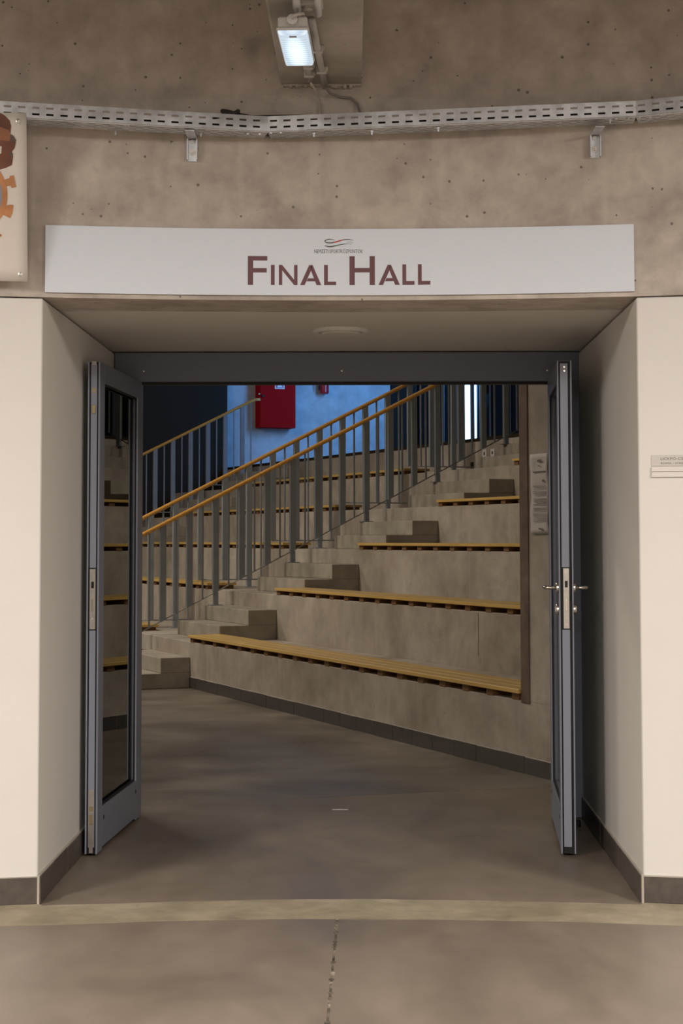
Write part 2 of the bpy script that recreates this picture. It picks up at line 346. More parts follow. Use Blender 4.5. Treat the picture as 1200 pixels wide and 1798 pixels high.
# floor inside the doorway and the hall, two slabs split by a saw cut
hf = root('floor', (0, 0, 0), label='darker polished concrete hall floor beyond the threshold band', cat='floor', kind='structure')
xs = [-1.6 + 3.2 * i / 80 for i in range(81)]
seam = lambda x: 8.70 + (x + 1.033) * .304
poly = [(x, band_far(x)) for x in xs] + [(1.6, seam(1.6) - .003), (-1.6, seam(-1.6) - .003)]
MB().prism(poly, lambda x, y: (x, y, -.1), lambda x, y: (x, y, 0)).build('slab', M['floor'], hf)
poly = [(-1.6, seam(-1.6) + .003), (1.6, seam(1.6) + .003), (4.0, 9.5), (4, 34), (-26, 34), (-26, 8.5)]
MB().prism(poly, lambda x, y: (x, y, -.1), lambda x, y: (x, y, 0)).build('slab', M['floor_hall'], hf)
MB().box(-26, 4, 8, 34, -.2, -.102).build('subfloor', M['black'], hf)
MB().add([(-1.6, seam(-1.6) - .004, -.02), (1.6, seam(1.6) - .004, -.02), (1.6, seam(1.6) + .004, -.02), (-1.6, seam(-1.6) + .004, -.02)] + [(-1.6, seam(-1.6) - .004, -.003), (1.6, seam(1.6) - .004, -.003), (1.6, seam(1.6) + .004, -.003), (-1.6, seam(-1.6) + .004, -.003)],
         [(0, 3, 2, 1), (4, 5, 6, 7), (0, 1, 5, 4), (1, 2, 6, 5), (2, 3, 7, 6), (3, 0, 4, 7)]).build('joint_filler', M['joint'], hf)

# ------------------------------------------------------------------ skirting tiles
def skirting(name, label, fpos, length, mat, hgt=.100, tl=.30, gap=.004, depth=.012, start=0., rnd=.002, seg=1):
    r = root(name, label=label, cat='baseboard', kind='structure')
    # grout bed behind
    bed = MB(); a = 0.; k = max(1, int(length / .15))
    for i in range(k):
        p, q = fpos(length * i / k), fpos(length * (i + 1) / k)
        bed.hexa([(*p[0], 0), (*q[0], 0), tuple(Vector((*q[0], 0)) + Vector((*q[1], 0)) * depth * .72), tuple(Vector((*p[0], 0)) + Vector((*p[1], 0)) * depth * .72)],
                 [(*p[0], hgt + .003), (*q[0], hgt + .003), tuple(Vector((*q[0], hgt + .003)) + Vector((*q[1], 0)) * depth * .72), tuple(Vector((*p[0], hgt + .003)) + Vector((*p[1], 0)) * depth * .72)])
    bed.build('grout', M['grout'], r)
    s = -start
    while s < length - .01:
        s0, s1 = max(0, s) + gap / 2, min(length, s + tl) - gap / 2
        if s1 - s0 > .02:
            mb = MB(); m = 3 if seg > 1 else 1
            for i in range(m):
                pass
            pts0 = [fpos(s0 + (s1 - s0) * i / seg) for i in range(seg + 1)]
            d = depth + random.uniform(-.0012, .0012); h = hgt + random.uniform(-rnd, rnd)
            inner = [p[0] for p in pts0]; outer = [(p[0][0] + p[1][0] * d, p[0][1] + p[1][1] * d) for p in pts0]
            poly = inner + outer[::-1]
            mb.prism(poly, lambda x, y: (x, y, .0015), lambda x, y: (x, y, h)); mb.build('tile', mat, r, bevel=.0012)
        s += tl
    return r
rp = R0 - .008
def f_front(sgn):
    a0 = ax(XL if sgn < 0 else XR, rp)
    def f(s):
        a = a0 + sgn * s / rp; return ((rp * math.sin(a), rp * math.cos(a)), (-math.sin(a), -math.cos(a)))
    return f
skirting('baseboard_front_left', 'dark brown skirting tiles under the white wall at far left', f_front(-1), 1.8, M['tile'], seg=4, hgt=.097, tl=.45)
skirting('baseboard_front_right', 'dark brown skirting tiles under the white wall at far right', f_front(1), 1.8, M['tile'], seg=4, hgt=.097, tl=.45)
def f_line(p, q):
    d = Vector((q[0] - p[0], q[1] - p[1])); L = d.length; d /= L
    return L, d
yl = math.sqrt(rp ** 2 - XL ** 2); yr = math.sqrt(rp ** 2 - XR ** 2)
L, d = f_line((XL, yl - .012), (XLf, YF)); skirting('baseboard_reveal_left', 'dark skirting tiles running back along the left reveal', lambda s, d=d: ((XL + d.x * s, yl - .012 + d.y * s), (d.y, -d.x)), L, M['tile'])
L, d = f_line((XR, yr - .012), (XRf, YF)); skirting('baseboard_reveal_right', 'dark skirting tiles running back along the right reveal', lambda s, d=d: ((XR + d.x * s, yr - .012 + d.y * s), (-d.y, d.x)), L, M['tile'])
tv = st(0, -1) - st(0, 0)
skirting('baseboard_hall', 'dark grey skirting tiles along the foot of the bench stand', lambda s: ((P0.x + tv.x * s, P0.y + tv.y * s), (-CA, -SA)), 7.3, M['tile_hall'], hgt=.098, start=.12, depth=.010, gap=.0035)

# ------------------------------------------------------------------ sign over the door
sg = root('sign', (0, R0 - .01, 2.276), label='long white sign panel reading Final Hall above the doorway', cat='sign')
SO = (0, R0 - .01, 2.276)
a0, a1 = ax(-1.139), ax(1.093)
arc_slab(MB(), a0, a1, R0 - .012, R0 - .001, 2.276, 2.532, 40).build('panel', M['sign'], sg, origin=SO)
RS = R0 - .0126
def spt(px, py, r=RS):                              # lettering grid: px/py in sign units measured along the panel
    return cyl(math.asin(max(-1, min(1, (px - 607.8) / 460.4 / R0))), r, 2.278 + (518.5 - py) / 460.4)
def glyph(polys, name='letter', mat=None, par=None):
    mb = MB()
    for p in polys: mb.prism([(a / 3 + 400, b / 3 + 400) for a, b in p], lambda x, y: spt(x, y, RS), lambda x, y: spt(x, y, RS + .0012))
    return mb.build(name, mat or M['sign_text'], par or sg, origin=SO)
def rc(x0, x1, y0, y1): return [(x0, y0), (x1, y0), (x1, y1), (x0, y1)]
lt = root('lettering', (0, 0, 0)); lt.parent = sg; del lt
bpy.data.objects.remove(bpy.data.objects['lettering'])
yb = 304
glyph([rc(104, 132, 150, yb), rc(132, 207, 150, 174), rc(132, 204, 214, 238)])                 # F
glyph([rc(226, 246, 197, yb)])                                                                   # I
glyph([rc(268, 286, 197, yb), rc(349, 367, 197, yb), [(286, 197), (349, 276), (349, yb), (286, 226)]])   # N
def A(x0, x1):
    xm = (x0 + x1) / 2
    return [[(x0, yb), (xm - 8, 197), (xm + 10, 197), (xm + 4, 222), (x0 + 24, yb)], [(xm + 10, 197), (x1, yb), (x1 - 25, yb), (xm + 2, 228), (xm - 2, 205)],
            [(xm - 14, 268), (xm + 20, 268), (xm + 27, 284), (xm - 22, 284)]]
glyph(A(381, 493))
glyph([rc(508, 528, 197, yb), rc(528, 572, 286, yb)])
glyph([rc(643, 671, 150, yb), rc(750, 778, 150, yb), rc(671, 750, 213, 237)])                  # H
glyph(A(797, 910))
glyph([rc(924, 944, 195, yb), rc(944, 988, 284, yb)])
glyph([rc(1006, 1026, 195, yb), rc(1026, 1072, 284, yb)])
# ribbon logo
def ribbon(pts, mat, name):
    mb = MB(); up_, lo = [], []
    for x, y, h in pts: up_.append((x, y - h / 2)); lo.append((x, y + h / 2))
    for i in range(len(pts) - 1):
        q = [up_[i], up_[i + 1], lo[i + 1], lo[i]]
        mb.prism(q, lambda x, y: spt(x, y, RS), lambda x, y: spt(x, y, RS + .001))
    return mb.build(name, mat, sg, origin=SO)
lg = lambda x, y, h: (540 + x / 10, 410 + y / 10, h / 10)
ribbon([lg(480, 115, 6), lg(440, 103, 12), lg(390, 98, 15), lg(340, 108, 18), lg(308, 125, 24), lg(302, 135, 24)], M['grey_print'], 'logo_ribbon')
ribbon([lg(302, 133, 20), lg(325, 152, 20), lg(370, 162, 20), lg(420, 162, 22), lg(470, 152, 24)], M['grey_print'], 'logo_ribbon')
ribbon([lg(470, 152, 24), lg(520, 142, 26), lg(570, 126, 24), lg(620, 112, 18)], M['red_print'], 'logo_ribbon')
ribbon([lg(620, 112, 18), lg(680, 104, 16), lg(740, 104, 14), lg(815, 118, 5)], M['grey_print'], 'logo_ribbon')
ribbon([lg(305, 208, 8), lg(340, 222, 20), lg(390, 230, 24), lg(440, 226, 24), lg(490, 214, 22)], M['grey_print'], 'logo_ribbon')
ribbon([lg(490, 214, 22), lg(530, 206, 20), lg(570, 197, 18)], M['green_print'], 'logo_ribbon')
ribbon([lg(570, 197, 18), lg(640, 184, 14), lg(710, 181, 10), lg(785, 187, 4)], M['grey_print'], 'logo_ribbon')
ribbon([lg(690, 146, 4), lg(750, 146, 6), lg(805, 156, 4)], M['grey_print'], 'logo_ribbon')
def text_verts(txt, width=None, height=None):
    cu = bpy.data.curves.new('t', 'FONT'); cu.body = txt; cu.size = 1; cu.resolution_u = 2; cu.align_x = 'LEFT'
    ob = bpy.data.objects.new('t', cu); COL.objects.link(ob); bpy.context.view_layer.update()
    dg = bpy.context.evaluated_depsgraph_get(); me = bpy.data.meshes.new_from_object(ob.evaluated_get(dg))
    vs_ = [v.co.copy() for v in me.vertices]; fs = [tuple(p.vertices) for p in me.polygons]
    x0, x1 = min(v.x for v in vs_), max(v.x for v in vs_); y0, y1 = min(v.y for v in vs_), max(v.y for v in vs_)
    bpy.data.objects.remove(ob); bpy.data.curves.remove(cu); bpy.data.meshes.remove(me)
    sx = (width or 1) / (x1 - x0); sy_ = (height / (y1 - y0)) if height else sx
    return [((v.x - x0) * sx, (v.y - y0) * sy_) for v in vs_], fs
tv_, tf = text_verts('NEMZETI SPORTKÖZPONTOK', 86, 8.0)
MB().add([spt(552 + x, 444.5 - y, RS - .0002) for x, y in tv_], tf).build('small_lettering', M['grey_print'], sg, origin=SO)

# ------------------------------------------------------------------ cable tray
TR = [(-3.2, 5.42, 2.935), (-1.62, 6.115, 2.898), (-.295, 6.388, 2.885), (1.085, 6.285, 2.915), (2.6, 5.86, 2.965)]
ct = root('cable_tray', (-.295, 6.388, 2.885), label='slotted galvanised cable tray crossing the concrete wall', cat='cable tray'); CO = (-.295, 6.388, 2.885)
def slotted(mb, p, q, up_, hgt, rows, pitch=.0515, sl=.027, sh=.0075, stag=False, inset=.008):
    """flat sheet from p to q, up_ its cross direction, rows = slot centres; slots are real openings"""
    p, q = Vector(p), Vector(q); L = (q - p).length; d = (q - p) / L; up_ = Vector(up_).normalized()
    edges = [0.]
    for c in rows: edges += [c - sh / 2, c + sh / 2]
    edges.append(hgt)
    for bi in range(len(edges) - 1):
        z0, z1 = edges[bi], edges[bi + 1]
        if bi % 2 == 0: spans = [(0, L)]
        else:
            spans = []; s = inset + (pitch / 2 if (stag and (bi // 2) % 2) else 0); last = 0.
            while s + sl < L - .006: spans.append((last, s)); last = s + sl; s += pitch
            spans.append((last, L))
        for s0, s1 in spans:
            if s1 - s0 < 1e-4: continue
            a, b = p + d * s0, p + d * s1
            mb.add([a + up_ * z0, b + up_ * z0, b + up_ * z1, a + up_ * z1], [(0, 1, 2, 3)])
WID = .100
for i in range(len(TR) - 1):
    p, q = Vector(TR[i]), Vector(TR[i + 1]); dd = (q - p).normalized(); bk = Vector((-dd.y, dd.x, 0)).normalized()
    if bk.y < 0: bk = -bk
    seg = bpy.data.objects.new('tray_segment', None); COL.objects.link(seg); seg.parent = ct
    for nm, a, b, u_, hh, rows, stg in (('front_rail', p, q, Vector((0, 0, 1)), .061, (.0185, .0425), False), ('bottom_sheet', p, q, bk, WID, (.018, .04, .062, .084), True), ('back_rail', p + bk * WID, q + bk * WID, Vector((0, 0, 1)), .061, (.0185, .0425), False)):
        m_ = MB(); slotted(m_, a, b, u_, hh, rows, stag=stg); oo = m_.build(nm, M['galv'], seg, origin=CO)
        sol = oo.modifiers.new('sheet', 'SOLIDIFY'); sol.thickness = .0018; sol.offset = 0
    lp = MB(); lp.tube([p + Vector((0, 0, .001)), q + Vector((0, 0, .001))], .0028, 6); lp.build('rolled_edge', M['galv'], seg, origin=CO)
for (x, y, z), s in ((TR[2], -1), (TR[3], -1)):
    for dx in (-.03, .012, -.075, .05):
        mb = MB(); mb.lathe([(.0055, 0), (.0055, .006), (.003, .007)], (x + dx, y - .002 - abs(dx) * .1, z - .012 + .005 * (dx > 0)), 'z', 8); mb.build('bolt', M['galv'], ct, origin=CO)
for i, (px, s) in enumerate(((-.87, 0), (-.55, 1), (-.12, 0), (.1, 1), (.35, 0), (.99, 1))):
    y_ = 6.39 - abs(px + .3) * .1 + .03; mb = MB().lathe([(.0065, -.002), (.0065, -.008), (.0035, -.009), (.0035, -.018)], (px, y_, 2.888 + max(0, px) * .022), 'z', 8); mb.build('bolt', M['galv'], ct, origin=CO)
# wall brackets that carry it
def bracket(x, label):
    yw = math.sqrt(R0 ** 2 - x * x) ; b = root('bracket', (x, yw, 2.79), label=label, cat='bracket', group='cable tray brackets')
    MB().box(-.020, .020, -.006, -.0005, 0, .086).build('wall_plate', M['galv'], b, bevel=.002)
    mb = MB(); mb.box(-.020, -.016, -.03, -.006, .004, .086); mb.box(.016, .020, -.03, -.006, .004, .086); mb.build('channel_side', M['galv'], b)
    MB().box(-.018, .018, -.14, -.006, .088, .093).build('arm', M['galv'], b, bevel=.001)
    MB().lathe([(.013, -.006), (.013, -.009), (.008, -.009), (.008, -.016), (.004, -.016), (.004, -.022)], (0, 0, .036), 'y', 12).build('bolt', M['steel_plate'], b)
    MB().lathe([(.008, -.006), (.008, -.012)], (0, 0, .078), 'y', 6).build('nut', M['steel_plate'], b)
    return b
bracket(-.588, 'galvanised wall bracket under the left half of the cable tray'); bracket(.951, 'galvanised wall bracket under the right half of the cable tray')
cbn = root('slot_dark_filler', (0, 6.40, 2.90), label='dark cable runs added inside the cable tray to darken its slots', cat='cables')  # cables added so that the tray slots look dark
for off, zz, rr in ((.022, .014, .011), (.048, .013, .010), (.076, .014, .011), (.034, .034, .010), (.062, .034, .011)):
    pts = []
    for i_, (x_, y_, z_) in enumerate(TR): pts.append((x_ - 0, y_ + off - 6.40, z_ + zz - 2.90))
    MB().tube(pts, rr, 7).build('cable', M['cable_dark'], cbn, smooth=True)
# loose cables lying in the tray
mb = MB(); mb.tube([(-.52, 6.43, 2.945), (-.47, 6.44, 2.965), (-.42, 6.43, 2.968), (-.36, 6.44, 2.958), (-.25, 6.45, 2.962), (-.12, 6.45, 2.962), (0, 6.445, 2.962)], .006, 8)
tag(mb.build('cable', M['cable_dark'], smooth=True), 'dark cable lying along the top of the cable tray', 'cable')
mb = MB(); mb.tube([(-.44 + .03 * math.cos(a * .5), 6.42 + .02 * math.sin(a * .5), 2.952 + .026 * abs(math.sin(a * .33))) for a in range(14)], .009, 8)
tag(mb.build('cable', M['cable_dark'], smooth=True), 'dark cable loop bunched at the middle of the cable tray', 'cable')

# ------------------------------------------------------------------ lamp, conduits
lamp = root('bulkhead_lamp', (-.165, 5.62, 3.093), rz=math.radians(-2.0), label='small lit bulkhead lamp with bluish ribbed cover under the beam', cat='lamp')
MB().box(-.048, .048, -.185, .185, -.096, -.056).build('housing', M['lamp_body'], lamp, bevel=.006)
MB().box(-.053, .053, -.19, .19, -.103, -.094).build('rim', M['lamp_body'], lamp, bevel=.003)
MB().hexa([(-.050, -.187, -.103), (-.050, .187, -.103), (.050, .187, -.103), (.050, -.187, -.103)], [(-.046, -.182, -.114), (-.046, .180, -.118), (.046, .180, -.118), (.046, -.182, -.114)]).build('lens', M['lens'], lamp, bevel=.003)
MB().box(-.044, .044, -.180, -.135, -.1168, -.110).build('lens_end_band', M['lens'], lamp, bevel=.002)
MB().box(-.012, .012, -.168, -.150, -.1174, -.1160).build('type_label', M['ink_soft'], lamp)
MB().lathe([(.012, -.185), (.012, -.193), (.017, -.193), (.017, -.205), (.008, -.207)], (0, 0, -.072), 'y', 14).build('cable_gland', M['lamp_body'], lamp)
MB().tube([(0, -.200, -.072), (.004, -.215, -.066), (.022, -.212, -.058), (.034, -.19, -.050), (.034, -.165, -.046)], .0055, 8).build('lead', M['pvc'], lamp, smooth=True)
MB().box(-.040, -.010, .06, .16, -.058, 0).build('mount', M['lamp_body'], lamp)
def conduit(x, y0, y1, label, clips, x0=0.):
    r = root('conduit', (x, y1, 3.08), label=label, cat='conduit')
    MB().tube([(x0, y0 - y1, 0), (0, 0, 0)], .0125, 12).build('pipe', M['pvc'], r, smooth=True)
    for c in clips:
        q = x0 * (c - y1) / (y0 - y1)
        MB().box(q - .019, q + .019, c - y1 - .009, c - y1 + .009, -.017, .013).build('clip', M['pvc'], r, bevel=.003)
        MB().box(q + .017, q + .024, c - y1 - .006, c - y1 + .006, -.008, .013).build('clip_ear', M['pvc'], r, bevel=.002)
    return r
conduit(-.080, 5.62, 6.44, 'long pale conduit pipe under the beam reaching the wall', (5.95, 6.22), -.032)
conduit(-.136, 5.84, 6.36, 'short pale conduit pipe just behind the lamp', (6.16, 6.27))
jb = root('junction_clip', (-.122, 5.46, 3.093), label='pale conduit saddle fitting on the beam beside the lamp', cat='fitting')
MB().box(-.05, .05, -.03, .03, -.02, 0).build('base', M['pvc'], jb, bevel=.004)
for sx in (-.034, .034): MB().tube([(sx, -.5, -.024), (sx, .06, -.024)], .0115, 10).build('pipe_stub', M['white'], jb, smooth=True)
MB().lathe([(.016, -.020), (.016, -.028), (.010, -.030)], (0, .0, 0), 'z', 12).build('screw_cap', M['pvc'], jb)
mb = MB(); mb.tube([(-.085, 6.42, 3.08), (-.06, 6.465, 3.055), (-.02, 6.485, 3.045), (.02, 6.487, 3.042), (.045, 6.487, 3.02), (.055, 6.482, 2.985), (.058, 6.452, 2.952)], .005, 8)
tag(mb.build('cable', M['cable'], smooth=True), 'thin grey cable curving down to the right of the conduit', 'cable')
mb = MB(); mb.tube([(-.138, 6.36, 3.08), (-.115, 6.44, 3.06), (-.10, 6.487, 3.03), (-.10, 6.49, 2.99), (-.108, 6.485, 2.955)], .0045, 8)
tag(mb.build('cable', M['wall_conc'], smooth=True), 'thin cable hanging straight down the wall below the conduit', 'cable')

# ------------------------------------------------------------------ round vent in the soffit
vt = root('ceiling_vent', (-.022, 7.455, ZL + .003), label='round white vent disc in the doorway soffit', cat='vent')
MB().lathe([(.125, 0), (.125, -.006), (.116, -.014), (.100, -.014), (.096, -.002)], (0, 0, 0), 'z', 40).build('ring', M['plaster'], vt, smooth=False)
MB().lathe([(.086, 0), (.086, -.016), (.078, -.020), (.001, -.022)], (0, 0, 0), 'z', 40).build('disc', M['soffit'], vt)

# ------------------------------------------------------------------ banner at the left edge
bn = root('banner', (-1.18, 6.32, 2.305), label='white vinyl banner with brown and orange print, far left', cat='banner'); BO = (-1.18, 6.32, 2.305)
def bpt(px, py, e=0.):                              # banner grid: px to the left edge, py down
    t = (py - 200) / 295
    x = -1.171 - .018 * t + (px - 47 - 3 * t) / 482.; y = 6.165 + .155 * t - (6.392 - math.sqrt(R0 ** 2 - x * x))
    return (x, y - e, 2.902 - .597 * t + (.004 * (px / 50) if py < 206 else 0))
mb = MB(); nX, nY = 10, 12
g0 = [[bpt(-150 + (197 + 3 * (j / nY)) * i / nX, 200 + 295 * j / nY, .003 * math.sin(i * 1.7) * (i < nX)) for i in range(nX + 1)] for j in range(nY + 1)]
vs_ = [q for r in g0 for q in r]; fs = [(j * (nX + 1) + i, j * (nX + 1) + i + 1, (j + 1) * (nX + 1) + i + 1, (j + 1) * (nX + 1) + i) for j in range(nY) for i in range(nX)]
o = mb.add(vs_, fs).build('sheet', M['banner'], bn, origin=BO, smooth=True); sol = o.modifiers.new('s', 'SOLIDIFY'); sol.thickness = .0015; sol.offset = -1
def bshape(name, pts, mat, e=.0048):
    mb = MB(); sc = 140 / 662; q = [(x * sc + 2.5, 180 + y * sc) for x, y in pts]
    mb.prism(q, lambda x, y: bpt(x, y, e), lambda x, y: bpt(x, y, e - .0012)); return mb.build(name, mat, bn, origin=BO)
bshape('print_shape', [(-90, 96), (5, 100), (40, 120), (78, 158), (90, 200), (84, 262), (84, 300), (-90, 330)], M['b_brown'])
bshape('print_shape', [(-90, 200), (10, 215), (70, 235), (84, 262), (90, 330), (20, 322), (-90, 330)], M['b_brown2'], .0062)
bshape('print_shape', [(-90, 330), (20, 322), (95, 300), (128, 330), (118, 380), (96, 410), (106, 450), (96, 520), (50, 545), (-90, 590)], M['b_brown'], .0055)
bshape('print_shape', [(88, 268), (112, 285), (132, 322), (120, 332), (80, 332)], M['b_dark'], .0068)
bshape('print_shape', [(92, 412), (106, 430), (100, 450), (66, 440)], M['b_dark'], .0068)
bshape('print_shape', [(-40, 372), (14, 372), (10, 430), (-40, 450)], M['banner'], .0068)
ring = []
for k in range(25): a = -1.5 + 3.0 * k / 24; ring.append((-105 + 165 * math.cos(a), 775 + 255 * math.sin(a)))
inner = [(-105 + 122 * math.cos(-1.5 + 3.0 * k / 24), 775 + 205 * math.sin(-1.5 + 3.0 * k / 24)) for k in range(25)]
mb = MB(); sc = 140 / 662
for k in range(24):
    q = [ring[k], ring[k + 1], inner[k + 1], inner[k]]; q = [(x * sc + 2.5, 180 + y * sc) for x, y in q]
    mb.prism(q, lambda x, y: bpt(x, y, .0062), lambda x, y: bpt(x, y, .0050))
mb.build('print_ring', M['b_orange'], bn, origin=BO)
bshape('print_shape', inner[::-1], M['b_blue'], .0050)
bshape('print_peg', [(36, 645), (78, 630), (78, 612), (112, 606), (118, 640), (132, 700), (96, 712), (84, 692), (44, 700)], M['b_orange'], .0055)
bshape('print_peg', [(40, 862), (76, 850), (110, 852), (100, 920), (82, 962), (22, 935)], M['b_orange'], .0055)
bshape('print_shape', [(-20, 1090), (8, 1098), (14, 1110), (0, 1120), (-20, 1122)], M['b_orange'], .0055)
for (x, y) in ((33, 213), (37.5, 482)):
    c = bpt(x, y, .004); MB().lathe([(.0085, .002), (.0085, -.001), (.004, -.002), (.003, .001)], (c[0], c[1], c[2]), 'y', 14).build('eyelet', M['steel_plate'], bn, origin=BO)

# ------------------------------------------------------------------ name strips on the right wall
np_ = root('name_plate', (1.14, 6.38, 1.565), label='small stacked name strips on the white wall at the right edge', cat='name plate'); NO = (1.14, 6.38, 1.565)
aL = ax(1.1465, rp); aR = ax(1.42, rp)
def strip(z0, z1, d, mat, nm): return arc_slab(MB(), aL, aR, rp - d, rp - .0005, z0, z1, 8).build(nm, mat, np_, origin=NO)
strip(1.6145, 1.6555, .004, M['plate_text_bg'], 'title_strip')
strip(1.5935, 1.6115, .009, M['plate_pale'], 'name_strip'); strip(1.5735, 1.5912, .009, M['plate_pale'], 'name_strip')
def nt_(txt, x0, z0, w, h):
    tv2, tf2 = text_verts(txt, w, h); aa = ax(1.1465, rp)
    MB().add([cyl(aa + (x0 + x) / rp, rp - .0045, z0 + y) for x, y in tv2], tf2).build('lettering', M['ink'], np_, origin=NO)
nt_('LICKPÓ-CSA', .033, 1.637, .095, .012); nt_('ROMA - STRBA', .034, 1.621, .092, .007)

# ------------------------------------------------------------------ door frame
df = root('door_frame', (0, YF, 0), label='dark blue grey steel frame around the double door', cat='door frame')
FD = .07
MB().box(XLf + .002, XRf - .002, 0, FD, 2.112, ZL - .002).build('head', M['door_grey'], df, bevel=.003)
MB().box(XLf + .002, -1.0, 0, FD, .002, 2.112).build('jamb', M['door_grey'], df, bevel=.003)
MB().box(1.003, XRf - .002, 0, FD, .002, 2.112).build('jamb', M['door_grey'], df, bevel=.003)
MB().box(-1.0, 1.003, .022, FD, 2.100, 2.1125).build('rebate', M['black'], df)
for x in (-.99, -.02, .985): MB().lathe([(.005, 0), (.005, -.0015), (.002, -.002)], (x, 0, 2.165), 'y', 10).build('screw', M['chrome'], df)

# ------------------------------------------------------------------ door leaves
def leaf(name, hinge, ang, side, label, has_handle):
    """local x from hinge to free edge, y across the leaf (0 visible face, side*-thickness behind)"""
    W, Hh, TH = .98, 2.10, (.052 if side < 0 else .062)
    dr = Vector((-math.sin(ang), -math.cos(ang))); rz = math.atan2(dr.y, dr.x)
    r = root(name, (hinge[0], hinge[1], .010), rz, label=label, cat='door', kind='structure')
    ys = (0., -TH) if side < 0 else (0., TH)
    lo, hi = min(ys), max(ys)
    def bx(nm, x0, x1, z0, z1, mat, y0=lo, y1=hi, bev=.0015, par=r): return MB().box(x0, x1, y0, y1, z0, z1).build(nm, mat, par, bevel=bev)
    bx('stile', 0, .085, 0, Hh, M['door_grey']); bx('stile', W - .105, W - .012, 0, Hh, M['door_grey'])
    bx('top_rail', .085, W - .105, Hh - .085, Hh, M['door_grey']); bx('bottom_rail', .085, W - .105, 0.012, .185, M['door_grey'])
    bx('seal', .02, W - .02, .002, .013, M['black'], lo + .01, hi - .01, 0)
    g0, g1, z0, z1 = .085, W - .105, .185, Hh - .085
    gm = MB()
    for y in (lo + .010, hi - .010):
        for a in ((g0, g0 + .008, z0, z1), (g1 - .008, g1, z0, z1), (g0, g1, z0, z0 + .008), (g0, g1, z1 - .008, z1)):
            gm.box(a[0], a[1], y - .004, y + .004, a[2], a[3])
    gm.build('gasket', M['black'], r)
    bm_ = MB()
    for y0, y1 in ((lo + .0005, lo + .006), (hi - .006, hi - .0005)):
        bm_.box(g1 - .004, g1 + .002, y0, y1, z0, z1); bm_.box(g0 - .002, g0 + .010, y0, y1, z0, z1)
    bm_.build('glazing_bead', M['door_edge'], r)
    mid = (lo + hi) / 2
    bx('glass_pane', g0 - .005, g1 + .005, z0 - .005, z1 + .005, M['glass'], mid - .004, mid + .004, 0)
    # free edge: two lips, dark groove, lighter core
    bx('edge_lip', W - .013, W, 0, Hh, M['door_edge'], lo, lo + .006, .001); bx('edge_lip', W - .013, W, 0, Hh, M['door_edge'], hi - .006, hi, .001)
    bx('edge_groove', W - .0125, W - .0105, .0, Hh - .002, M['black'], lo + .006, hi - .006, 0)
    core = bx('edge_core', W - .012, W - .003, .028, Hh - .012, M['door_edge'], lo + .0125, hi - (.0125 if side < 0 else .0165), .001)
    c0, c1 = mid - .0125, mid + .0125
    hz = 1.123
    bx('lock_recess', W - .004, W - .0025, .945, 1.212, M['black'], c0 - .006, c1 + .006, 0)
    lk = bx('lock_plate', W - .004, W - .0008, .950, 1.207, M['steel_plate'], c0, c1, .0006)
    bx('latch', W - .001, W - .0002, 1.125, 1.153, M['black'], mid - .006, mid + .006, 0, lk); bx('dead_bolt', W - .001, W + .0015, 1.025, 1.078, M['chrome'], mid - .005, mid + .005, .0006, lk)
    MB().lathe([(.004, W - .001), (.004, W + .0008)], (0, mid, .995), 'x', 10).build('screw', M['white'], lk)
    MB().lathe([(.003, W - .001), (.003, W + .0008)], (0, mid, 1.19), 'x', 10).build('screw', M['chrome'], lk)
    MB().lathe([(.003, W - .001), (.003, W + .0008)], (0, mid, .965), 'x', 10).build('screw', M['chrome'], lk)
    for k, (zz, mat) in enumerate(((.155, 'black'), (.115, 'black'))): pass
    if not has_handle:
        ub = bx('flush_bolt', W - .004, W - .001, 1.90, Hh - .016, M['door_edge'], c0, c1, .0005); bx('bolt_slot', W - .0012, W - .0004, 1.965, 1.985, M['brass'], c0 + .004, c1 - .004, 0, ub)
        bx('bolt_lever', W - .0012, W + .004, 1.875, 1.912, M['brass'], c0 + .004, c1 - .004, .001, ub); bx('bolt_tip', W - .010, W - .001, Hh - .016, Hh + .002, M['steel_plate'], c0 + .002, c1 - .002, .001, ub)
        lb = bx('flush_bolt', W - .004, W - .001, .028, .27, M['steel_plate'], c0, c1, .0005); bx('bolt_slot', W - .0012, W - .0004, .18, .20, M['brass'], c0 + .004, c1 - .004, 0, lb)
        bx('bolt_lever', W - .0012, W + .004, .125, .165, M['brass'], c0 + .006, c1 - .006, .001, lb); bx('bolt_tip', W - .008, W, .004, .04, M['steel_plate'], c0 + .004, c1 - .004, .001, lb)
    else:
        for zz in (2.072, 2.055): MB().lathe([(.004, W - .004), (.004, W - .001)], (0, mid, zz), 'x', 10).build('screw', M['chrome'], r)
        for sgn, y in ((-1, lo), (1, hi)):
            hd = MB().lathe([(.024, y), (.024, y + sgn * .009), (.021, y + sgn * .011)], (W - .052, 0, hz), 'y', 24).build('handle_rose', M['chrome'], r)
            p = [(W - .052, y + sgn * .008, hz), (W - .052, y + sgn * .040, hz), (W - .056, y + sgn * .052, hz), (W - .068, y + sgn * .058, hz), (W - .12, y + sgn * .060, hz), (W - .175, y + sgn * .060, hz)]
            MB().tube(p, [.0075, .0075, .008, .008, .0075, .007], 12).build('lever', M['chrome'], hd, smooth=True)
            es = MB().lathe([(.024, y), (.024, y + sgn * .009), (.021, y + sgn * .011)], (W - .052, 0, hz - .092), 'y', 24).build('cylinder_rose', M['chrome'], r)
            MB().box(W - .058, W - .046, min(y + sgn * .009, y + sgn * .016), max(y + sgn * .009, y + sgn * .016), hz - .105, hz - .080).build('key_cylinder', M['steel_plate'], es, bevel=.002)
    vy = lo if side > 0 else hi     # face toward the opening
    sg_ = -1 if side > 0 else 1
    for x in (.10, W - .14): MB().lathe([(.010, vy), (.010, vy + sg_ * .0012), (.004, vy + sg_ * .0016)], (x, 0, .135), 'y', 14).build('plug', M['black'], r)
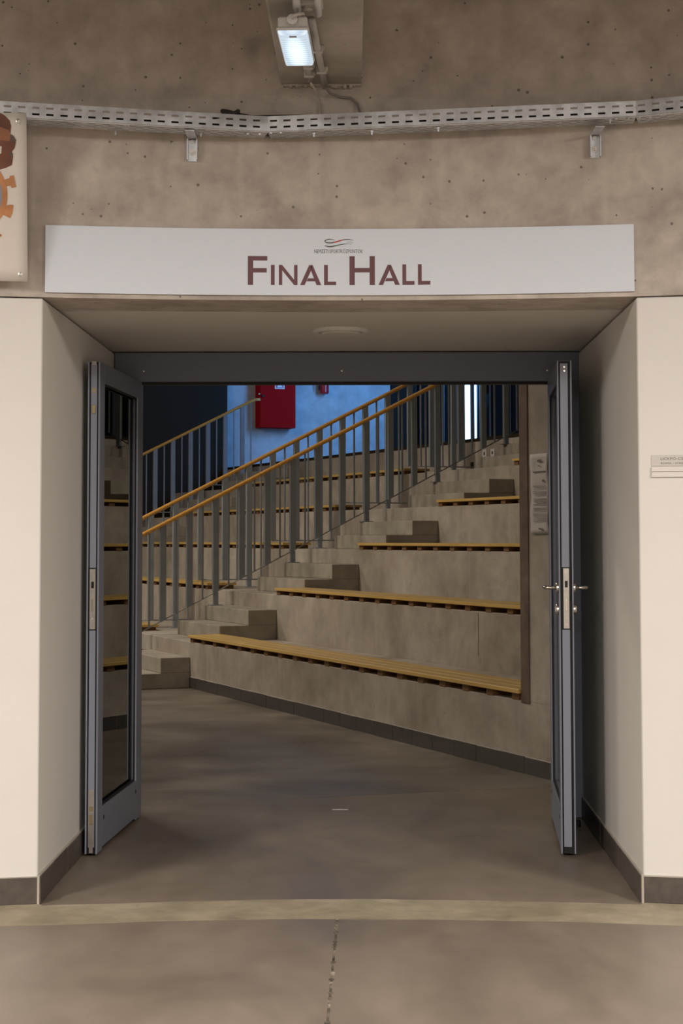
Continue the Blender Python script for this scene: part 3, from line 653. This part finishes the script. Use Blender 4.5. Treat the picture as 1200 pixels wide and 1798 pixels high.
    for z in (.22, 1.05, 1.88): MB().tube([(.004, (lo + hi) - vy, z - .05), (.004, (lo + hi) - vy, z + .05)], .006, 10).build('hinge', M['door_edge'], r, smooth=True)
    return r
leaf('door_1', (-.999, YF - .004), .064, -1, 'left glazed door leaf folded open, glass mirroring the benches', False)
leaf('door_2', (.984, YF - .004), .0755, 1, 'right glazed door leaf folded open with chrome lever handles', True)
o = MB().lathe([(.016, 0), (.016, .018), (.013, .03), (.004, .032)], (1.078, 8.06, 0), 'z', 16).build('door_stop', M['black']); tag(o, 'black rubber door stop on the floor behind the right leaf', 'door stop')
sp = root('strike_plate', (-.034, 8.565, 0), label='small pale metal bolt socket set in the floor between the doors', cat='plate')
MB().box(-.038, .040, -.008, .008, .0, .0025).build('plate', M['white'], sp, bevel=.0006); MB().box(-.004, .004, -.004, .004, .0024, .004).build('socket', M['white'], sp)

# ------------------------------------------------------------------ hall shell
def hbox(name, n0, n1, w0, w1, z0, z1, mat, label, cat='wall', kind='structure', bevel=0.):
    o = MB().box(n0, n1, w0, w1, z0, z1).build(name, mat, bevel=bevel); o.location = P0; o.rotation_euler = (0, 0, ANG); return tag(o, label, cat, kind=kind)
NB = 7.25; WE = 11.3; HZ = 6.6
# wall beside the door, flush with the stand front
hbox('wall_hall_right', 0, .18, -7.55, -6.16, H, HZ, M['stand_conc'], 'bare concrete wall slab between the benches and the right leaf')
hbox('trim_2', -.008, .19, -6.235, -6.137, H - .012, HZ, M['trim_brown'], 'brown vertical edge strip closing the bench ends', 'trim', bevel=.003)
hbox('wall_end', -11, NB, WE, WE + .2, 0, HZ, M['hall_wall'], 'far end wall of the hall bathed in blue daylight')
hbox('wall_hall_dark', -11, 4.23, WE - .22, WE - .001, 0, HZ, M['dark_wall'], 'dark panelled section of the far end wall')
hbox('wall_hall_back', NB, NB + .2, -7.5, WE + .2, 0, HZ, M['back_wall'], 'black clad back wall at the top of the stand')
hbox('wall_hall_left', -11.2, -11, -4, WE + .2, 0, HZ, M['hall_wall'], 'far left wall of the hall')
hbox('wall_shade_panel', NB - .03, NB - .001, 10.3, WE - .001, 6 * H, HZ, M['corner_shade'], 'dark teal panel painting in the shade at the end wall corner')
def wallbox(x0, x1, y0, y1, z0, z1, label, name='wall_hall_front'):
    return tag(MB().box(x0, x1, y0, y1, z0, z1).build(name, M['stand_conc']), label, 'wall', kind='structure')
wallbox(-14, XLf + .003, YF + .121, YF + .30, 0, HZ, 'concrete hall wall left of the door frame, seen from inside')
wallbox(XRf - .003, 3.2, YF + .121, YF + .30, 0, HZ, 'concrete hall wall right of the door frame, seen from inside')
wallbox(XLf + .003, XRf - .003, YF + .121, YF + .30, ZL + .2, HZ, 'concrete hall wall over the door frame, seen from inside')
tag(MB().box(-20, 14, YF + .121, 36, HZ, HZ + .2).build('ceiling_hall', M['beam_conc']), 'high concrete ceiling of the hall', 'ceiling', kind='structure')

# ------------------------------------------------------------------ bench stand: tiers and steps
gs = root('grandstand', P0, ANG, label='stepped concrete stand with two stair flights', cat='grandstand', kind='structure')
for k in range(1, 7):
    n0 = (k - 1) * T; n1 = k * T if k < 6 else NB - .002
    MB().box(n0, n1, -7.5, WE - .222 if k < 6 else WE - .222, 0, k * H).build('tier', M['stand_conc'], gs, bevel=.004)
MB().box(4.23, NB - .002, WE - .222, WE - .001, 0, 6 * H).build('tier', M['stand_conc'], gs)
def flight(w0, w1):
    for k in range(0, 6):
        for j in (1, 2):
            a = (k - 1) * T + T / 3 * j; zb = k * H
            MB().box(a, k * T - .0005, w0, w1, zb + (j - 1) * H / 3 + .0005, zb + H / 3 * j).build('step', M['step_conc'], gs, bevel=.004)
A1, A2 = 1.26, (7.6, 9.55)
flight(0.0, A1); flight(*A2)
hbox('trim_3', 5 * T - .006, 5 * T + .03, -7.4, WE - .23, 6 * H - .035, 6 * H + .002, M['dark_wall'], 'dark edge strip along the top landing', 'trim')

# ------------------------------------------------------------------ benches
BPROTO = {}
def bench(k, w0, w1, label, grp):
    L = w1 - w0
    r = root('bench', st((k - 1) * T, w0, k * H), ANG, label=label, cat='bench', group=grp)
    for i in range(3):
        key = ('b', round(L, 3))
        if key not in BPROTO:
            BPROTO[key] = MB().box(0, .104, .0, L, 0, .026).build('board', M['bench'], r, bevel=.003); ob = BPROTO[key]
        else:
            ob = BPROTO[key].copy(); COL.objects.link(ob); ob.parent = r
        ob.location = (-.022 + i * .109, 0, .038)
    nb = int(L / .31)
    for i in range(nb + 1):
        w = .03 + i * (L - .12) / nb
        if 'blk' not in BPROTO:
            BPROTO['blk'] = MB().box(-.002, .28, 0, .085, 0, .038).build('support_block', M['bench_under'], r); ob = BPROTO['blk']
        else:
            ob = BPROTO['blk'].copy(); COL.objects.link(ob); ob.parent = r
        ob.location = (0, w, 0)
    return r
ORD = ['', 'lowest', 'second', 'third', 'fourth', 'top']
for k in range(1, 6):
    bench(k, -6.135 if k == 1 else -7.4, -.004, 'yellow wooden slat bench on the %s tier right of the railing' % ORD[k], 'benches right of the railing')
for k in range(1, 6):
    bench(k, 1.95 if k < 4 else 2.50, 7.55, 'yellow wooden slat bench on the %s tier seen behind the railings' % ORD[k], 'benches behind the railings')

# ------------------------------------------------------------------ railings
def railing(w, n0, first, step, label, stepped=False, grp='stair railings', end_level=.5):
    r = root('railing', st(0, w, 0), ANG, label=label, cat='railing', group=grp)
    nz = lambda n: (n / T + 1) * H
    HT, BT = 1.02, .085; sl = H / T; nt = 5 * T - .12
    tier = lambda n: (math.floor(n / T) + 1) * H
    hp = [(n0, 0, nz(n0) + HT)] + [(n, 0, nz(n) + HT) for n in (n0 + .5, (n0 + nt) / 2, nt - .05)] + [(nt + .05, 0, nz(nt) + HT + .015), (nt + end_level, 0, nz(nt) + HT + .018)]
    MB().tube(hp, .0215, 14).build('handrail', M['handrail'], r, smooth=True)
    if stepped:
        for k in range(-1, 5): MB().tube([(k * T + .03, 0, (k + 1) * H + BT), ((k + 1) * T - .03, 0, (k + 1) * H + BT)], .006, 8).build('bottom_bar', M['rail_steel'], r, smooth=True)
    else: MB().tube([(n0, 0, nz(n0) + BT), (nt, 0, nz(nt) + BT)], .006, 8).build('bottom_bar', M['rail_light'], r, smooth=True)
    def hexpost(dn, dw, zl, zh, s0=sl):
        b = [(-dn, -dw), (dn, -dw), (dn, dw), (-dn, dw)]
        return MB().hexa([(x, y, zl + s0 * x) for x, y in b], [(x, y, zh + sl * x) for x, y in b])
    shared = {}
    def place(nm, key, make, loc):
        if key in shared: ob = shared[key].copy(); COL.objects.link(ob); ob.parent = r
        else: ob = make(); shared[key] = ob
        ob.location = loc; return ob
    i = -20; ns = []
    while i < 40:
        n = first + i * step
        if n0 + .03 < n < nt - .02: ns.append((i, n))
        i += 1
    for i, n in ns:
        m_ = n + step / 2
        if stepped:                                  # posts run down to a level bar over each tier
            zl = tier(n) - nz(n) + BT; zq = tier(m_) - nz(m_) + BT
            hexpost(.031, .018, zl, HT - .018, 0).build('post', M['rail_steel'], r, bevel=.0015).location = (n, 0, nz(n))
            if m_ < nt: hexpost(.0075, .0075, zq, HT - .018, 0).build('baluster', M['rail_steel'], r).location = (m_, 0, nz(m_))
            if i % 3 == 0:
                place('post_foot', 'f', lambda: MB().box(-.024, .024, -.016, .016, 0, BT).build('post_foot', M['rail_steel'], r), (n, 0, tier(n)))
                place('foot_plate', 'p', lambda: MB().box(-.065, .065, -.04, .04, 0, .008).build('foot_plate', M['rail_steel'], r, bevel=.001), (n, 0, tier(n)))
        else:
            place('post', 'post', lambda: hexpost(.031, .018, BT - .004, HT - .018).build('post', M['rail_steel'], r, bevel=.0015), (n, 0, nz(n)))
            if m_ < nt: place('baluster', 'bal', lambda: hexpost(.0075, .0075, BT, HT - .018).build('baluster', M['rail_steel'], r), (m_, 0, nz(m_)))
            if i % 3 == 0:
                zt = (math.floor(n / (T / 3) + 1e-6) + 3) * H / 3; dz = nz(n) + BT - zt
                MB().box(-.024, .024, -.016, .016, 0, dz).build('post_foot', M['rail_steel'], r).location = (n, 0, zt)
                place('foot_plate', 'p', lambda: MB().box(-.065, .065, -.04, .04, 0, .008).build('foot_plate', M['rail_steel'], r, bevel=.001), (n, 0, zt))
    return r
railing(1.20, -.63, .652, .2723, 'grey steel railing with orange wooden handrail nearest the camera')
railing(2.40, -.50, .619, .2735, 'grey steel railing with orange handrail just behind the front railing', stepped=True)
railing(9.45, -.50, .619, .2735, 'dim far railing in front of the dark wall', stepped=True, end_level=.12)

# ------------------------------------------------------------------ fire cabinet, extinguisher, glazing
cb = root('fire_cabinet', st(5.13, WE, 3.03), ANG, label='red fire hose cabinet on the blue lit end wall', cat='cabinet')
MB().box(-.34, .28, -.22, -.0005, .12, .92).build('body', M['red'], cb, bevel=.004)
dr = MB().box(-.338, .278, -.232, -.221, .122, .918).build('door', M['red'], cb, bevel=.003)
MB().lathe([(.022, -.232), (.022, -.250), (.016, -.256)], (-.295, 0, .63), 'y', 16).build('knob', M['black'], dr)
MB().lathe([(.012, -.222), (.012, -.246)], (-.36, 0, .66), 'y', 12).build('seal_tag', M['brass'], cb)
pg = MB(); 
for a in ((-.085, .085, .755, .770), (-.085, .085, .895, .91), (-.085, -.07, .77, .895), (.07, .085, .77, .895)): pg.box(a[0], a[1], -.2345, -.2325, a[2], a[3])
pg.build('pictogram_border', M['white'], dr)
MB().box(-.07, .07, -.2338, -.2325, .77, .895).build('pictogram_field', M['red_gloss'], dr)
MB().prism([(-.05, .78), (.05, .78), (.02, .83), (.02, .88), (-.02, .88), (-.02, .83)], lambda x, z: (x, -.2346, z), lambda x, z: (x, -.234, z)).build('pictogram', M['white'], dr)
ex = root('fire_extinguisher', st(5.97, WE - .10, 3.68), ANG, label='red fire extinguisher hanging on the blue lit end wall', cat='extinguisher')
MB().lathe([(.06, 0), (.078, .012), (.08, .03), (.08, .40), (.065, .46), (.03, .49), (.028, .53)], (0, 0, .06), 'z', 20).build('cylinder', M['red_gloss'], ex, smooth=True)
MB().lathe([(.0805, .16), (.0805, .36)], (0, 0, .06), 'z', 20).build('label_band', M['white'], ex, smooth=True)
MB().box(-.02, .02, -.10, .03, .59, .64).build('valve', M['black'], ex, bevel=.004)
MB().tube([(-.03, -.02, .60), (-.10, -.03, .55), (-.11, -.03, .35), (-.10, -.03, .12)], .012, 8).build('hose', M['black'], ex, smooth=True)
MB().box(-.05, .05, .07, .0995, .30, .42).build('hook_plate', M['rail_steel'], ex)
# glazed strip windows in the back wall
def window(i, w0, w1, panes, label):
    z0, z1 = 6 * H + .10, 5.3
    r = root('window_%d' % i, st(NB - .001, (w0 + w1) / 2, z0), ANG, label=label, cat='window', kind='structure'); hw = (w1 - w0) / 2
    fr = MB(); fr.box(-.03, 0, -hw, hw, -.05, 0); fr.box(-.03, 0, -hw, hw, z1 - z0, z1 - z0 + .05); fr.box(-.03, 0, -hw - .05, -hw, -.05, z1 - z0 + .05); fr.box(-.03, 0, hw, hw + .05, -.05, z1 - z0 + .05)
    fr.build('window_frame', M['winframe'], r)
    for a, b, mt in panes: MB().box(-.022, -.004, a, b, 0.0, z1 - z0).build('pane', M[mt], r)
    for a, b, mt in panes: MB().box(-.028, -.001, a - .012, a + .012, 0, z1 - z0).build('mullion', M['winframe'], r)
    return r
window(1, 7.98, 8.62, [(-.31, -.24, 'winlit'), (-.24, -.15, 'back_wall'), (-.15, -.05, 'winlit'), (-.05, .06, 'back_wall'), (.06, .31, 'winlit')], 'narrow bright daylit window strips in the black back wall')
window(2, 8.85, 10.1, [(-.62, -.2, 'back_wall'), (-.2, .2, 'back_wall'), (.2, .62, 'back_wall')], 'dark window panes left of the bright strips')
window(3, 5.3, 7.7, [(-1.2, -.6, 'back_wall'), (-.6, 0, 'back_wall'), (0, .6, 'back_wall'), (.6, 1.2, 'back_wall')], 'dark window panes right of the bright strips')
# sockets on the top steps
def socket(n, w, z, label):
    s = root('wall_socket', st(n, w, z), ANG, label=label, cat='socket')
    MB().box(-.008, 0, -.045, .045, -.045, .045).build('plate', M['white'], s, bevel=.002); MB().box(-.0095, -.0075, -.016, .016, -.016, .016).build('inset', M['b_dark'], s)
socket(5 * T, 2.185, 2.30, 'left small white socket plate on the top riser'); socket(5 * T, 1.995, 2.30, 'right small white socket plate on the top riser')
MB().box(5 * T - .004, 5 * T + .001, 2.46, 2.53, 2.145, 2.215).build('vent_hole', M['black'], gs)
MB().box(T - .0015, T + .002, -4.012, -4.006, H + .10, 2 * H - .01).build('form_joint', M['trim_brown'], gs)
# notice on the wall by the door
nz_ = root('notice', st(0, -6.376, 1.37), ANG, label='two creased paper notices taped one above the other beside the door', cat='notice')
mb = MB(); J = 18; I = 6
g0 = [[(-.003 - .006 * abs(math.sin(j * .55 + i * .3)) - (.004 if i in (0, I) else 0), -.1 + .2 * i / I + .006 * math.sin(j * .5), .455 * j / J) for i in range(I + 1)] for j in range(J + 1)]
o = mb.add([q for r in g0 for q in r], [(j * (I + 1) + i, j * (I + 1) + i + 1, (j + 1) * (I + 1) + i + 1, (j + 1) * (I + 1) + i) for j in range(J) for i in range(I)]).build('sheet', M['paper'], nz_, smooth=True)
so = o.modifiers.new('s', 'SOLIDIFY'); so.thickness = .0008
mb = MB()
for z, a, b, t in ((.415, -.025, .02, .012), (.385, -.012, .012, .005), (.352, -.075, .07, .007), (.30, -.055, -.035, .012), (.03, -.015, .01, .006), (.024, -.04, -.022, .012)): mb.box(-.0125, -.0118, a, b, z - t / 2, z + t / 2)
mb.build('heading_print', M['ink'], nz_)
mb = MB()
for i in range(20):
    z = .272 - i * .0105
    if i in (2, 6, 11, 14): continue
    mb.box(-.0125, -.0118, -.078, .072 - (random.random() * .04 if i % 4 == 1 else 0), z - .002, z + .002)
mb.build('body_print', M['ink_soft'], nz_)
